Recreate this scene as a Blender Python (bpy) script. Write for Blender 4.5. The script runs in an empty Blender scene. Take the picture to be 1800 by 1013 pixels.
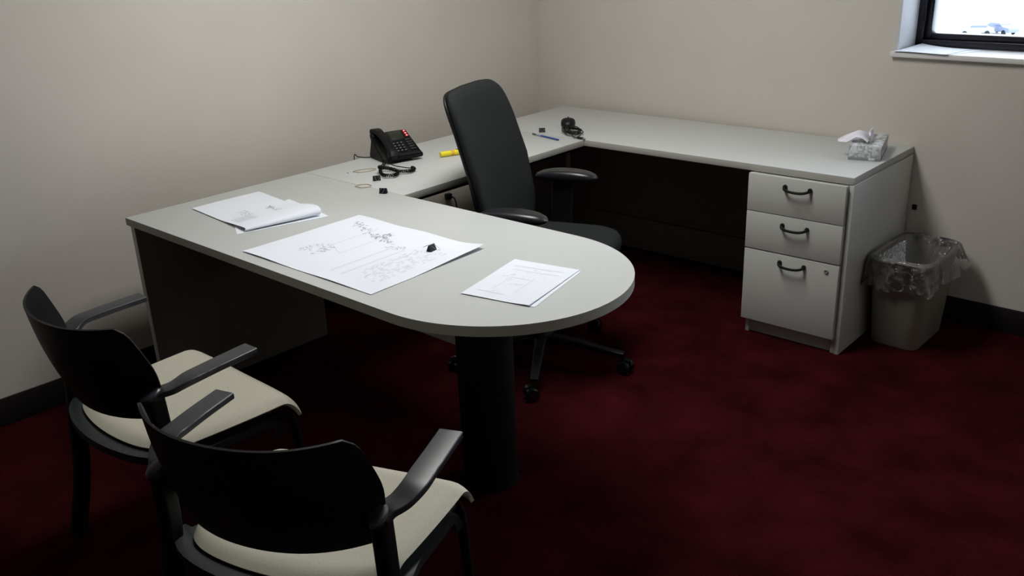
import bpy, bmesh, math, random
from mathutils import Vector, Matrix
random.seed(7)
PI = math.pi
C = bpy.context.scene.collection
S = bpy.context.scene

# ------------------------------------------------------------------ camera, world, light, exposure
cam = bpy.data.cameras.new('camera'); cam.sensor_width = 36.0; cam.lens = 1625.568 / 1800 * 36.0
cam.clip_start = 0.05; cam.clip_end = 600
co = bpy.data.objects.new('camera', cam); C.objects.link(co)
yaw, pit, rol = 0.75726888, 0.37187277, -0.03960840
Fv = Vector((-math.sin(yaw)*math.cos(pit), math.cos(yaw)*math.cos(pit), -math.sin(pit)))
R0 = Vector((math.cos(yaw), math.sin(yaw), 0)); U0 = R0.cross(Fv)
Rv = math.cos(rol)*R0 + math.sin(rol)*U0; Uv = -math.sin(rol)*R0 + math.cos(rol)*U0
M = Matrix((Rv, Uv, -Fv)).transposed().to_4x4(); M.translation = Vector((3.500845, -3.990717, 1.666617))
co.matrix_world = M
S.camera = co

w = bpy.data.worlds.new('overcast_sky'); S.world = w; w.use_nodes = True
bg = w.node_tree.nodes['Background']; bg.inputs['Color'].default_value = (0.87, 0.93, 1.0, 1); bg.inputs['Strength'].default_value = 6.0

vs = S.view_settings; vs.view_transform = 'Standard'; vs.look = 'None'; vs.gamma = 1.0; vs.use_curve_mapping = False
vs.exposure = 0.0

def area(name, loc, rot, sx, sy, power, col):
    l = bpy.data.lights.new(name, 'AREA'); l.shape = 'RECTANGLE'; l.size = sx; l.size_y = sy; l.energy = power; l.color = col
    o = bpy.data.objects.new(name, l); C.objects.link(o); o.location = loc; o.rotation_euler = rot
    return o
LX, LY, CEIL = 1.40, -1.72, 2.60
area('troffer_light', (LX, LY, CEIL-0.035), (0, 0, 0), 0.5, 1.1, 29.5, (1.0, 0.985, 0.955))

# ------------------------------------------------------------------ materials
def mat(name, col, rough=0.6, spec=0.5, metal=0.0, var=0.0, vscale=30, bump=0.0, bscale=200, col2=None, detail=4, sheen=0, emit=None, estr=0, coat=0, dist=0.001):
    m = bpy.data.materials.new(name); m.use_nodes = True; nt = m.node_tree; n = nt.nodes; b = n['Principled BSDF']
    b.inputs['Base Color'].default_value = (*col, 1); b.inputs['Roughness'].default_value = rough
    b.inputs['Specular IOR Level'].default_value = spec; b.inputs['Metallic'].default_value = metal
    if sheen: b.inputs['Sheen Weight'].default_value = sheen
    if coat: b.inputs['Coat Weight'].default_value = coat
    if emit: b.inputs['Emission Color'].default_value = (*emit, 1); b.inputs['Emission Strength'].default_value = estr
    tc = n.new('ShaderNodeTexCoord')
    if var or col2:
        t = n.new('ShaderNodeTexNoise'); t.inputs['Scale'].default_value = vscale; t.inputs['Detail'].default_value = detail
        nt.links.new(tc.outputs['Object'], t.inputs['Vector'])
        r = n.new('ShaderNodeValToRGB'); nt.links.new(t.outputs['Fac'], r.inputs['Fac'])
        c2 = col2 if col2 else tuple(c*(1+var) for c in col); c1 = col if col2 else tuple(c*(1-var) for c in col)
        r.color_ramp.elements[0].position = 0.35; r.color_ramp.elements[1].position = 0.65
        r.color_ramp.elements[0].color = (*c1, 1); r.color_ramp.elements[1].color = (*c2, 1)
        nt.links.new(r.outputs['Color'], b.inputs['Base Color'])
    if bump:
        t = n.new('ShaderNodeTexNoise'); t.inputs['Scale'].default_value = bscale; t.inputs['Detail'].default_value = 3
        nt.links.new(tc.outputs['Object'], t.inputs['Vector'])
        bp = n.new('ShaderNodeBump'); bp.inputs['Strength'].default_value = bump; bp.inputs['Distance'].default_value = dist
        nt.links.new(t.outputs['Fac'], bp.inputs['Height']); nt.links.new(bp.outputs['Normal'], b.inputs['Normal'])
    return m

wall_m = mat('painted_wall', (0.60, 0.565, 0.515), 0.85, 0.2, var=0.015, vscale=3, bump=0.25, bscale=260)
ceil_m = mat('ceiling_tile', (0.42, 0.41, 0.38), 0.95, 0.1, var=0.05, vscale=60, bump=0.3, bscale=120)  # tile colour lowered so the unseen ceiling bounces less fill light
tgrid_m = mat('ceiling_grid', (0.6, 0.6, 0.58), 0.5)
wall2_m = mat('wall_low_bounce', (0.24, 0.22, 0.20), 0.85, 0.2)  # unseen front wall, colour darkened to cut bounced light
base_m = mat('vinyl_baseboard', (0.008, 0.006, 0.006), 0.6, 0.3)
lam_m = mat('laminate', (0.53, 0.55, 0.545), 0.42, 0.42, var=0.02, vscale=220, detail=2)
lamv_m = mat('laminate_panel', (0.52, 0.53, 0.50), 0.55, 0.3, var=0.02, vscale=220, detail=2)
edge_m = mat('edge_band', (0.40, 0.40, 0.37), 0.5, 0.35)
dark_m = mat('shaded_panel', (0.15, 0.135, 0.115), 0.6, 0.25)  # panel colour darkened to stand in for deep shade under the tops
blk_m = mat('black_plastic', (0.005, 0.005, 0.006), 0.45, 0.3, bump=0.15, bscale=900, dist=0.0004)
arm_m = mat('armrest_plastic', (0.022, 0.025, 0.034), 0.40, 0.75, bump=0.2, bscale=900, dist=0.0004)  # blue tint in the base colour stands in for reflected daylight
rim_m = mat('seat_shell_plastic', (0.012, 0.017, 0.019), 0.45, 0.5)
steel_m = mat('black_steel', (0.003, 0.003, 0.0035), 0.55, 0.2)
cream_m = mat('seat_fabric', (0.56, 0.54, 0.45), 0.95, 0.1, var=0.10, vscale=500, bump=0.5, bscale=900)
grey_m = mat('grey_fabric', (0.019, 0.022, 0.022), 0.9, 0.12, var=0.12, vscale=700, bump=0.5, bscale=900)
pu_m = mat('armpad_rubber', (0.012, 0.013, 0.017), 0.33, 0.55)
gloss_m = mat('caster_gloss', (0.006, 0.007, 0.008), 0.12, 0.6)
chrome_m = mat('chrome', (0.35, 0.35, 0.34), 0.35, 0.5, metal=0.3)
ph_m = mat('phone_plastic', (0.0045, 0.0045, 0.005), 0.45, 0.2)
phs_m = mat('phone_face', (0.006, 0.006, 0.007), 0.3, 0.45)
key_m = mat('phone_key', (0.018, 0.019, 0.023), 0.4, 0.5)
num_m = mat('key_number', (0.16, 0.165, 0.18), 0.5, 0.5)
lcd_m = mat('lcd_glass', (0.018, 0.026, 0.013), 0.35, 0.5)
led_m = mat('led_red', (0.8, 0.05, 0.05), 0.3, emit=(1.0, 0.22, 0.22), estr=1.5)
ledg_m = mat('led_lens', (0.10, 0.004, 0.005), 0.3, emit=(0.5, 0.0, 0.01), estr=0.12)
yel_m = mat('highlighter_yellow', (0.88, 0.74, 0.03), 0.4, 0.4)
orange_m = mat('print_orange', (0.80, 0.48, 0.02), 0.5)
blue_m = mat('pencil_blue', (0.03, 0.07, 0.30), 0.35, 0.5)
lblue_m = mat('pencil_ferrule', (0.35, 0.42, 0.58), 0.35, 0.5, metal=0.3)
eras_m = mat('eraser_grey', (0.13, 0.11, 0.10), 0.8)
rub_m = mat('rubber_band', (0.42, 0.33, 0.20), 0.6)
clip_m = mat('clip_black', (0.004, 0.004, 0.006), 0.5, 0.25)
wire_m = mat('clip_wire', (0.30, 0.31, 0.33), 0.4, 0.5, metal=0.6)
paper_m = mat('paper', (0.78, 0.82, 0.90), 0.7, 0.2)
ink_m = mat('print_grey', (0.52, 0.55, 0.61), 0.8, 0.1)
inkd_m = mat('print_dark', (0.34, 0.35, 0.40), 0.8, 0.1)
inkl_m = mat('print_pale', (0.66, 0.69, 0.75), 0.8, 0.1)
tis_m = mat('tissue_paper', (0.80, 0.79, 0.86), 0.9, 0.1, bump=0.3, bscale=120)
bin_m = mat('bin_plastic', (0.23, 0.215, 0.185), 0.55, 0.35, var=0.04, vscale=8)
plate_m = mat('outlet_plastic', (0.55, 0.50, 0.42), 0.4, 0.4)
sill_m = mat('sill_paint', (0.68, 0.68, 0.68), 0.45, 0.4)
jamb_m = mat('jamb_paint', (0.62, 0.63, 0.66), 0.6, 0.3)
frame_m = mat('window_frame_metal', (0.010, 0.010, 0.018), 0.3, 0.5, metal=0.2)
snow_m = mat('snow', (0.80, 0.84, 0.90), 0.8, 0.2, var=0.06, vscale=0.06)
car_m = mat('car_paint_blue', (0.22, 0.29, 0.40), 0.35, 0.5)
card_m = mat('car_paint_dark', (0.13, 0.15, 0.22), 0.35, 0.5)
glassd_m = mat('car_glass', (0.10, 0.12, 0.18), 0.1, 0.5)
roof_m = mat('shed_wall', (0.36, 0.34, 0.42), 0.8)
diff_m = mat('troffer_lens', (0.8, 0.8, 0.8), 0.5, emit=(1, 0.97, 0.9), estr=5)

# carpet: burgundy cut pile with soft tracks
def carpet():
    m = mat('carpet', (0.075, 0.011, 0.018), 1.0, 0.0)
    nt = m.node_tree; n = nt.nodes; b = n['Principled BSDF']; tc = n['Texture Coordinate']
    a = n.new('ShaderNodeTexNoise'); a.inputs['Scale'].default_value = 4.5; a.inputs['Detail'].default_value = 5; a.inputs['Roughness'].default_value = 0.6
    f = n.new('ShaderNodeTexNoise'); f.inputs['Scale'].default_value = 260; f.inputs['Detail'].default_value = 2
    nt.links.new(tc.outputs['Object'], a.inputs['Vector']); nt.links.new(tc.outputs['Object'], f.inputs['Vector'])
    r1 = n.new('ShaderNodeValToRGB'); r1.color_ramp.elements[0].position = 0.3; r1.color_ramp.elements[1].position = 0.7
    r1.color_ramp.elements[0].color = (0.020, 0.0027, 0.0035, 1); r1.color_ramp.elements[1].color = (0.047, 0.0058, 0.0085, 1)
    r2 = n.new('ShaderNodeValToRGB'); r2.color_ramp.elements[0].position = 0.3; r2.color_ramp.elements[1].position = 0.7
    r2.color_ramp.elements[0].color = (0.6, 0.6, 0.6, 1); r2.color_ramp.elements[1].color = (1.4, 1.4, 1.4, 1)
    mx = n.new('ShaderNodeMixRGB'); mx.blend_type = 'MULTIPLY'; mx.inputs[0].default_value = 1
    nt.links.new(a.outputs['Fac'], r1.inputs['Fac']); nt.links.new(f.outputs['Fac'], r2.inputs['Fac'])
    nt.links.new(r1.outputs['Color'], mx.inputs[1]); nt.links.new(r2.outputs['Color'], mx.inputs[2])
    nt.links.new(mx.outputs['Color'], b.inputs['Base Color'])
    bp = n.new('ShaderNodeBump'); bp.inputs['Strength'].default_value = 0.6; bp.inputs['Distance'].default_value = 0.004
    nt.links.new(f.outputs['Fac'], bp.inputs['Height']); nt.links.new(bp.outputs['Normal'], b.inputs['Normal'])
    return m
carpet_m = carpet()

# tissue box print: pale marbled pattern
def tissue_box_mat():
    m = mat('tissue_box_print', (0.6, 0.6, 0.6), 0.5, 0.3)
    nt = m.node_tree; n = nt.nodes; b = n['Principled BSDF']; tc = n['Texture Coordinate']
    a = n.new('ShaderNodeTexNoise'); a.inputs['Scale'].default_value = 38; a.inputs['Detail'].default_value = 2; a.inputs['Distortion'].default_value = 1.2
    nt.links.new(tc.outputs['Object'], a.inputs['Vector'])
    r = n.new('ShaderNodeValToRGB'); r.color_ramp.elements[0].position = 0.44; r.color_ramp.elements[1].position = 0.54
    r.color_ramp.elements[0].color = (0.36, 0.39, 0.40, 1); r.color_ramp.elements[1].color = (0.66, 0.69, 0.71, 1)
    nt.links.new(a.outputs['Fac'], r.inputs['Fac']); nt.links.new(r.outputs['Color'], b.inputs['Base Color'])
    return m
tbox_m = tissue_box_mat()
tband_m = mat('tissue_box_band', (0.25, 0.265, 0.28), 0.5)
tslot_m = mat('tissue_box_film', (0.25, 0.245, 0.25), 0.3, 0.5)

def film(name, tint, fac, rough):
    m = bpy.data.materials.new(name); m.use_nodes = True; nt = m.node_tree; n = nt.nodes; n.remove(n['Principled BSDF'])
    out = n['Material Output']; tr = n.new('ShaderNodeBsdfTransparent'); tr.inputs['Color'].default_value = (*tint, 1)
    g = n.new('ShaderNodeBsdfGlossy'); g.inputs['Roughness'].default_value = rough; g.inputs['Color'].default_value = (0.9, 0.92, 0.95, 1)
    lw = n.new('ShaderNodeLayerWeight'); lw.inputs['Blend'].default_value = fac
    mx = n.new('ShaderNodeMixShader'); nt.links.new(lw.outputs['Fresnel'], mx.inputs['Fac'])
    nt.links.new(tr.outputs[0], mx.inputs[1]); nt.links.new(g.outputs[0], mx.inputs[2])
    if name == 'plastic_film':
        d = n.new('ShaderNodeBsdfDiffuse'); d.inputs['Color'].default_value = (0.62, 0.60, 0.60, 1)
        tc = n.new('ShaderNodeTexCoord'); no = n.new('ShaderNodeTexNoise'); no.inputs['Scale'].default_value = 16; no.inputs['Detail'].default_value = 4; no.inputs['Distortion'].default_value = 1.5
        nt.links.new(tc.outputs['Object'], no.inputs['Vector'])
        rp = n.new('ShaderNodeValToRGB'); rp.color_ramp.elements[0].position = 0.45; rp.color_ramp.elements[1].position = 0.75
        rp.color_ramp.elements[0].color = (0.03, 0.03, 0.03, 1); rp.color_ramp.elements[1].color = (0.38, 0.38, 0.38, 1)
        bq = n.new('ShaderNodeBump'); bq.inputs['Strength'].default_value = 1.0; bq.inputs['Distance'].default_value = 0.02; n2 = n.new('ShaderNodeTexNoise'); n2.inputs['Scale'].default_value = 30; n2.inputs['Distortion'].default_value = 1.0; nt.links.new(tc.outputs['Object'], n2.inputs['Vector']); nt.links.new(n2.outputs['Fac'], bq.inputs['Height']); nt.links.new(bq.outputs['Normal'], g.inputs['Normal'])
        nt.links.new(no.outputs['Fac'], rp.inputs['Fac'])
        m2 = n.new('ShaderNodeMixShader'); nt.links.new(rp.outputs['Color'], m2.inputs['Fac'])
        nt.links.new(mx.outputs[0], m2.inputs[1]); nt.links.new(d.outputs[0], m2.inputs[2]); nt.links.new(m2.outputs[0], out.inputs['Surface'])
    else:
        nt.links.new(mx.outputs[0], out.inputs['Surface'])
    return m
glass_m = film('window_glass', (0.97, 0.985, 1.0), 0.15, 0.02)
film_m = film('plastic_film', (0.95, 0.95, 0.95), 0.45, 0.18)

# ------------------------------------------------------------------ mesh helpers
def new(): return bmesh.new()
def obj(name, bm, m, parent=None, smooth=35, mats=None):
    bmesh.ops.recalc_face_normals(bm, faces=bm.faces)
    me = bpy.data.meshes.new(name); bm.to_mesh(me); bm.free()
    for mm in (mats or [m]): me.materials.append(mm)
    if smooth:
        for p in me.polygons: p.use_smooth = True
        me.set_sharp_from_angle(angle=math.radians(smooth))
    o = bpy.data.objects.new(name, me); C.objects.link(o)
    if parent: o.parent = parent
    return o
def tag(o, label=None, cat=None, group=None, kind=None):
    if label: o['label'] = label
    if cat: o['category'] = cat
    if group: o['group'] = group
    if kind: o['kind'] = kind
    return o
def thing(name, label, cat, loc=(0, 0, 0), rz=0, group=None, kind=None):
    o = bpy.data.objects.new(name, None); o.empty_display_size = 0.1; C.objects.link(o)
    o.location = loc; o.rotation_euler = (0, 0, rz)
    return tag(o, label, cat, group, kind)
def box(bm, x0, x1, y0, y1, z0, z1, bev=0.0, seg=2, mtx=None, mi=0):
    vs_ = [bm.verts.new(v) for v in ((x0,y0,z0),(x1,y0,z0),(x1,y1,z0),(x0,y1,z0),(x0,y0,z1),(x1,y0,z1),(x1,y1,z1),(x0,y1,z1))]
    fs = [bm.faces.new([vs_[i] for i in f]) for f in ((3,2,1,0),(4,5,6,7),(0,1,5,4),(1,2,6,5),(2,3,7,6),(3,0,4,7))]
    geo = list(vs_)
    if bev:
        es = list({e for f in fs for e in f.edges})
        r = bmesh.ops.bevel(bm, geom=es, offset=bev, segments=seg, affect='EDGES', profile=0.5)
        geo = list({v for f in r['faces'] for v in f.verts} | {v for v in vs_ if v.is_valid})
        fs = list({f for v in geo for f in v.link_faces})
    for f in fs:
        if f.is_valid: f.material_index = mi
    if mtx is not None: bmesh.ops.transform(bm, matrix=mtx, verts=geo)
    return bm
def bx(*a, **k): return box(new(), *a, **k)
def prism(bm, pts, z0, z1, bev=0.0, seg=2, mtx=None):
    lo = [bm.verts.new((x, y, z0)) for x, y in pts]; hi = [bm.verts.new((x, y, z1)) for x, y in pts]
    n = len(pts); a = bm.faces.new(lo[::-1]); b = bm.faces.new(hi)
    for i in range(n): bm.faces.new((lo[i], lo[(i+1) % n], hi[(i+1) % n], hi[i]))
    geo = lo + hi
    if bev:
        es = list(set(a.edges) | set(b.edges))
        r = bmesh.ops.bevel(bm, geom=es, offset=bev, segments=seg, affect='EDGES', profile=0.5)
        geo = list({v for f in r['faces'] for v in f.verts} | {v for v in geo if v.is_valid})
    if mtx is not None: bmesh.ops.transform(bm, matrix=mtx, verts=geo)
    return bm
def smoothpath(pts, n=6):
    P = [Vector(p) for p in pts]; out = []
    for i in range(len(P)-1):
        p0 = P[max(i-1, 0)]; p1 = P[i]; p2 = P[i+1]; p3 = P[min(i+2, len(P)-1)]
        for k in range(n):
            t = k/n
            out.append(0.5*((2*p1)+(-p0+p2)*t+(2*p0-5*p1+4*p2-p3)*t*t+(-p0+3*p1-3*p2+p3)*t**3))
    out.append(P[-1]); return out
def sweep(bm, pts, sec, up=(0, 0, 1), closed=False, scale=None):
    """sec: list of (a,b) offsets: a sideways, b along up"""
    P = [Vector(p) for p in pts]; n = len(P); rings = []
    up = Vector(up); prev = None
    for i in range(n):
        if closed: t = (P[(i+1) % n]-P[i-1])
        else: t = P[min(i+1, n-1)]-P[max(i-1, 0)]
        t = t.normalized()
        s = t.cross(up)
        if s.length < 1e-3: s = prev if prev is not None else t.cross(Vector((1, 0.01, 0)))
        s = s.normalized()
        if prev is not None and s.dot(prev) < 0 and abs(t.dot(up)) > 0.8: s = -s
        prev = s; b = s.cross(t).normalized()
        k = scale[i] if scale else 1
        rings.append([bm.verts.new(P[i]+s*(x*k)+b*(y*k)) for x, y in sec])
    m = len(sec)
    for i in range(n if closed else n-1):
        A, B = rings[i], rings[(i+1) % n]
        for j in range(m): bm.faces.new((A[j], A[(j+1) % m], B[(j+1) % m], B[j]))
    if not closed: bm.faces.new(rings[0][::-1]); bm.faces.new(rings[-1])
    return bm
def circ(r, n=10, r2=None): return [(r*math.cos(2*PI*k/n), (r2 or r)*math.sin(2*PI*k/n)) for k in range(n)]
def rrect(a, b, r, n=3):
    out = []
    for cx, cy, s in ((a-r, b-r, 0), (-a+r, b-r, 1), (-a+r, -b+r, 2), (a-r, -b+r, 3)):
        for k in range(n+1):
            t = (s+k/n)*PI/2; out.append((cx+r*math.cos(t), cy+r*math.sin(t)))
    return out
def tube(bm, pts, r, n=10, smooth=0, closed=False, r2=None, up=(0, 0, 1), scale=None):
    if smooth: pts = smoothpath(pts, smooth)
    return sweep(bm, pts, circ(r, n, r2), up, closed, scale)
def lathe(bm, prof, n=20, mtx=None, cap=True):
    rings = [[bm.verts.new((r*math.cos(2*PI*k/n), r*math.sin(2*PI*k/n), z)) for k in range(n)] for r, z in prof]
    for A, B in zip(rings, rings[1:]):
        for k in range(n): bm.faces.new((A[k], A[(k+1) % n], B[(k+1) % n], B[k]))
    if cap: bm.faces.new(rings[0][::-1]); bm.faces.new(rings[-1])
    if mtx is not None: bmesh.ops.transform(bm, matrix=mtx, verts=[v for r_ in rings for v in r_])
    return bm
def shell(bm, fn, nu, nv, thick):
    """closed slab: fn(u,v) upper surface, thick measured against the normal"""
    e = 1e-3; T = []; B = []
    for i in range(nu+1):
        ta = []; tb = []
        for j in range(nv+1):
            u, v = i/nu, j/nv; p = Vector(fn(u, v))
            du = Vector(fn(min(u+e, 1), v))-Vector(fn(max(u-e, 0), v)); dv = Vector(fn(u, min(v+e, 1)))-Vector(fn(u, max(v-e, 0)))
            nn = du.cross(dv); nn = nn.normalized() if nn.length > 1e-12 else Vector((0, 0, 1))
            th = thick(u, v) if callable(thick) else thick
            ta.append(bm.verts.new(p)); tb.append(bm.verts.new(p-nn*th))
        T.append(ta); B.append(tb)
    for i in range(nu):
        for j in range(nv):
            bm.faces.new((T[i][j], T[i+1][j], T[i+1][j+1], T[i][j+1])); bm.faces.new((B[i][j], B[i][j+1], B[i+1][j+1], B[i+1][j]))
    for i in range(nu):
        bm.faces.new((T[i][0], B[i][0], B[i+1][0], T[i+1][0])); bm.faces.new((T[i][nv], T[i+1][nv], B[i+1][nv], B[i][nv]))
    for j in range(nv):
        bm.faces.new((T[0][j], T[0][j+1], B[0][j+1], B[0][j])); bm.faces.new((T[nu][j], B[nu][j], B[nu][j+1], T[nu][j+1]))
    return bm
def cushion(bm, a, b, n, top, bot, edge, place, nr=9, na=48):
    """superellipse pad: half sizes a,b; top/bot(x,y) heights; rounded rim; place(x,y,z)->world"""
    def ring(k, up):
        # k 0..1 over radius; rim profile is a quarter ellipse
        return k
    prof = []
    for i in range(nr+1):
        r = i/nr; prof.append((r*(1-edge), 1.0))
    for i in range(1, 7):
        t = i/6*PI; prof.append((1-edge+edge*math.sin(t), math.cos(t)))
    for i in range(1, nr+1):
        r = (1-i/nr)*(1-edge); prof.append((r, -1.0))
    rings = []
    for r, s in prof:
        if r < 1e-6:
            z = top(0, 0) if s > 0 else bot(0, 0); rings.append([bm.verts.new(place(0, 0, z))]); continue
        row = []
        for k in range(na):
            t = 2*PI*k/na; ct, st = math.cos(t), math.sin(t)
            x = a*r*math.copysign(abs(ct)**(2/n), ct); y = b*r*math.copysign(abs(st)**(2/n), st)
            zt, zb = top(x, y), bot(x, y); z = (zt+zb)/2+(zt-zb)/2*s
            row.append(bm.verts.new(place(x, y, z)))
        rings.append(row)
    for A, B in zip(rings, rings[1:]):
        if len(A) == 1:
            for k in range(na): bm.faces.new((A[0], B[k], B[(k+1) % na]))
        elif len(B) == 1:
            for k in range(na): bm.faces.new((A[k], A[(k+1) % na], B[0]))
        else:
            for k in range(na): bm.faces.new((A[k], A[(k+1) % na], B[(k+1) % na], B[k]))
    return bm
def copy_tree(o, parent=None):
    c = o.copy(); C.objects.link(c)
    if parent: c.parent = parent
    for ch in list(o.children): copy_tree(ch, c)
    return c

# ------------------------------------------------------------------ room shell
XR, YF = 4.05, -5.4
WX0, WX1, WZ0, WZ1, WD = 1.985, 3.75, 1.125, 2.25, 0.24
def struct(name, bm, m, parent=None, **k):
    o = obj(name, bm, m, parent, **k)
    if not parent: o['kind'] = 'structure'
    return o
struct('floor', bx(-0.2, XR+0.2, YF-0.2, 0.4, -0.1, 0), carpet_m)
struct('ceiling', bx(-0.2, XR+0.2, YF-0.2, 0.4, CEIL+0.02, CEIL+0.1), ceil_m)
struct('wall_left', bx(-0.2, 0, YF, 0, 0, CEIL+0.02), wall_m)
struct('wall_right', bx(XR, XR+0.2, YF, 0, 0, CEIL+0.02), wall_m)
struct('wall_front', bx(-0.2, XR+0.2, YF-0.2, YF, 0, CEIL+0.02), wall2_m)
b = new(); T_ = 0.36
box(b, -0.2, WX0, 0, T_, 0, CEIL+0.02); box(b, WX1, XR+0.2, 0, T_, 0, CEIL+0.02)
box(b, WX0, WX1, 0, T_, 0, WZ0-0.022); box(b, WX0, WX1, 0, T_, WZ1, CEIL+0.02)
struct('wall_back', b, wall_m)
def baseboard(name, bm): struct(name, bm, base_m)
baseboard('baseboard_left', bx(0, 0.010, YF, -0.01, 0, 0.108, 0.003))
baseboard('baseboard_back', bx(0.0, XR, -0.010, 0, 0, 0.108, 0.003))
baseboard('baseboard_right', bx(XR-0.010, XR, YF, -0.01, 0, 0.108, 0.003))
baseboard('baseboard_front', bx(0.01, XR-0.01, YF, YF+0.010, 0, 0.108, 0.003))

# window: plaster jambs, sill, dark metal frame, pane
struct('trim_1', bx(WX0, WX0+0.012, 0.0, WD, WZ0, WZ1, 0.001), jamb_m)
struct('trim_2', bx(WX1-0.012, WX1, 0.0, WD, WZ0, WZ1, 0.001), jamb_m)
struct('trim_3', bx(WX0, WX1, 0.0, WD, WZ1-0.012, WZ1, 0.001), jamb_m)
struct('trim_4', bx(WX0-0.012, WX1+0.012, -0.022, WD, WZ0-0.022, WZ0, 0.004), sill_m)
wn = bpy.data.objects.new('window_1', None); C.objects.link(wn); wn.location = (0, 0, 0); wn['kind'] = 'structure'
fx0, fx1, fz0, fz1 = WX0+0.012, WX1-0.012, WZ0, WZ1-0.012
def frame(bm, x0, x1, z0, z1, wd, y0, y1, bev=0.003):
    box(bm, x0, x0+wd, y0, y1, z0, z1, bev); box(bm, x1-wd, x1, y0, y1, z0, z1, bev)
    box(bm, x0+wd, x1-wd, y0, y1, z0, z0+wd, bev); box(bm, x0+wd, x1-wd, y0, y1, z1-wd, z1, bev)
    return bm
obj('window_frame', frame(new(), fx0, fx1, fz0, fz1, 0.030, WD-0.055, WD+0.04), frame_m, wn)
obj('sash', frame(new(), fx0+0.03, fx1-0.03, fz0+0.03, fz1-0.03, 0.026, WD-0.035, WD+0.02, 0.004), frame_m, wn)
obj('pane', bx(fx0+0.054, fx1-0.054, WD-0.010, WD-0.004, fz0+0.054, fz1-0.054), glass_m, wn, smooth=0)

# ceiling light fitting
cl = thing('ceiling_light', 'recessed fluorescent ceiling light above the desk', 'ceiling light', (LX, LY, CEIL))
obj('housing', frame(new(), -0.305, 0.305, -0.61, 0.61, 0.05, -0.02, 0.02) if False else (lambda bm: (box(bm, -0.305, -0.255, -0.61, 0.61, -0.022, 0.019, 0.002), box(bm, 0.255, 0.305, -0.61, 0.61, -0.022, 0.019, 0.002), box(bm, -0.255, 0.255, -0.61, -0.555, -0.022, 0.019, 0.002), box(bm, -0.255, 0.255, 0.555, 0.61, -0.022, 0.019, 0.002), bm)[-1])(new()), tgrid_m, cl)
obj('diffuser', bx(-0.255, 0.255, -0.555, 0.555, -0.016, 0.0), diff_m, cl)

# ------------------------------------------------------------------ desk (its own axes, turned slightly against the room)
PHI = 0.02317829
H, T = 0.737, 0.029
g1, g2, Dc, Lc, Wb, yp0, yp1 = 0.21823, 0.05200, 0.63164, 1.89333, 0.62169, 1.80567, 2.59940
def rot(x, y): return (math.cos(PHI)*x-math.sin(PHI)*y, math.sin(PHI)*x+math.cos(PHI)*y)
HT = 'off white laminate '

# peninsula desk
PSI = -0.017476
ox, oy = rot(g1, -yp0)
pen = thing('peninsula_desk', 'off-white bullet-ended desk section with rounded free end and drawings on it', 'desk', (ox, oy, 0), PHI+PSI)
Wp = yp1-yp0; xe = 2.0959-g1; Re = 0.4148; by = Wp/2
pts = [(0, 0), (0, -Wp)] + [(xe-Re+Re*math.cos(t), -by+by*math.sin(t)) for t in [(-90+180*k/56)*PI/180 for k in range(57)]]
def desktop(pts, parent, name='desktop'):
    b_ = prism(new(), pts, H-T, H, 0.0025, 2)
    for f in b_.faces:
        f.material_index = 0 if f.normal.z > 0.7 or f.calc_center_median().z > H-0.0012 else 1
    b_.normal_update()
    for f in b_.faces: f.material_index = 0 if abs(f.normal.z) > 0.9 else 1
    return obj(name, b_, lam_m, parent, mats=[lam_m, edge_m], smooth=40)
desktop(pts, pen)
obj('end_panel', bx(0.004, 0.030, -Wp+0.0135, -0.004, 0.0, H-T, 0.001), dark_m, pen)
obj('end_panel_edge', bx(0.0035, 0.0305, -Wp+0.012, -Wp+0.0135, 0.0, H-T, 0.0003), lamv_m, pen)
obj('modesty_panel', bx(0.030, 1.33, -by-0.02, -by, 0.46, H-T, 0.001), lamv_m, pen)
cb = new(); lathe(cb, [(0.088, 0.012), (0.088, H-T-0.006)], 32)
ccol = obj('support_column', cb, steel_m, pen); ccol.location = (1.40, -by+0.01, 0)
cb = new(); lathe(cb, [(0.090, 0.0), (0.090, 0.008), (0.088, 0.014)], 32)
cbo = obj('column_foot', cb, steel_m, pen); cbo.location = (1.40, -by+0.01, 0)
cb = new(); lathe(cb, [(0.12, H-T-0.006), (0.12, H-T)], 24)
cbo = obj('column_plate', cb, steel_m, pen); cbo.location = (1.40, -by+0.01, 0)

# bridge
ox, oy = rot(g1, -g2-Dc)
Lb = yp0-g2-Dc
br = thing('bridge_worktop', 'off-white narrow worktop along the left wall joining the two desk runs', 'desk', (ox, oy, 0), PHI)
c0 = math.tan(PSI)*Wb
desktop([(0, -0.0004), (0, -Lb+0.0008), (Wb, -Lb+c0+0.0008), (Wb, -0.0004)], br, 'worktop')
obj('support_rail', bx(0.10, 0.14, -Lb+0.01, -0.012, H-T-0.035, H-T, 0.002), steel_m, br)
obj('support_rail', bx(Wb-0.08, Wb-0.055, -Lb+0.01, -0.012, H-T-0.03, H-T, 0.002), steel_m, br)

# credenza
ox, oy = rot(g1, -g2)
cr = thing('credenza_desk', 'long off-white desk run against the back wall with dark kneehole', 'desk', (ox, oy, 0), PHI)
desktop([(0, 0), (0, -Dc), (Lc, -Dc), (Lc, 0)], cr, 'worktop')
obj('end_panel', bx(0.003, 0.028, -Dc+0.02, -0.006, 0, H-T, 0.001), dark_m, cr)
obj('side_panel', bx(Lc-0.014, Lc+0.004, -Dc+0.0, -0.006, 0, H-T-0.002, 0.001), lamv_m, cr)
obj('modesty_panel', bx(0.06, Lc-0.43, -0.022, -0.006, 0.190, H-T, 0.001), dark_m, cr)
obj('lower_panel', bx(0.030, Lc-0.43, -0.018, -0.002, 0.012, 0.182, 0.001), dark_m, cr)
obj('corner_strip', bx(0.030, 0.052, -0.030, -0.008, 0.18, H-T-0.05, 0.001), lamv_m, cr)  # pale vertical strip at the inner corner

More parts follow.
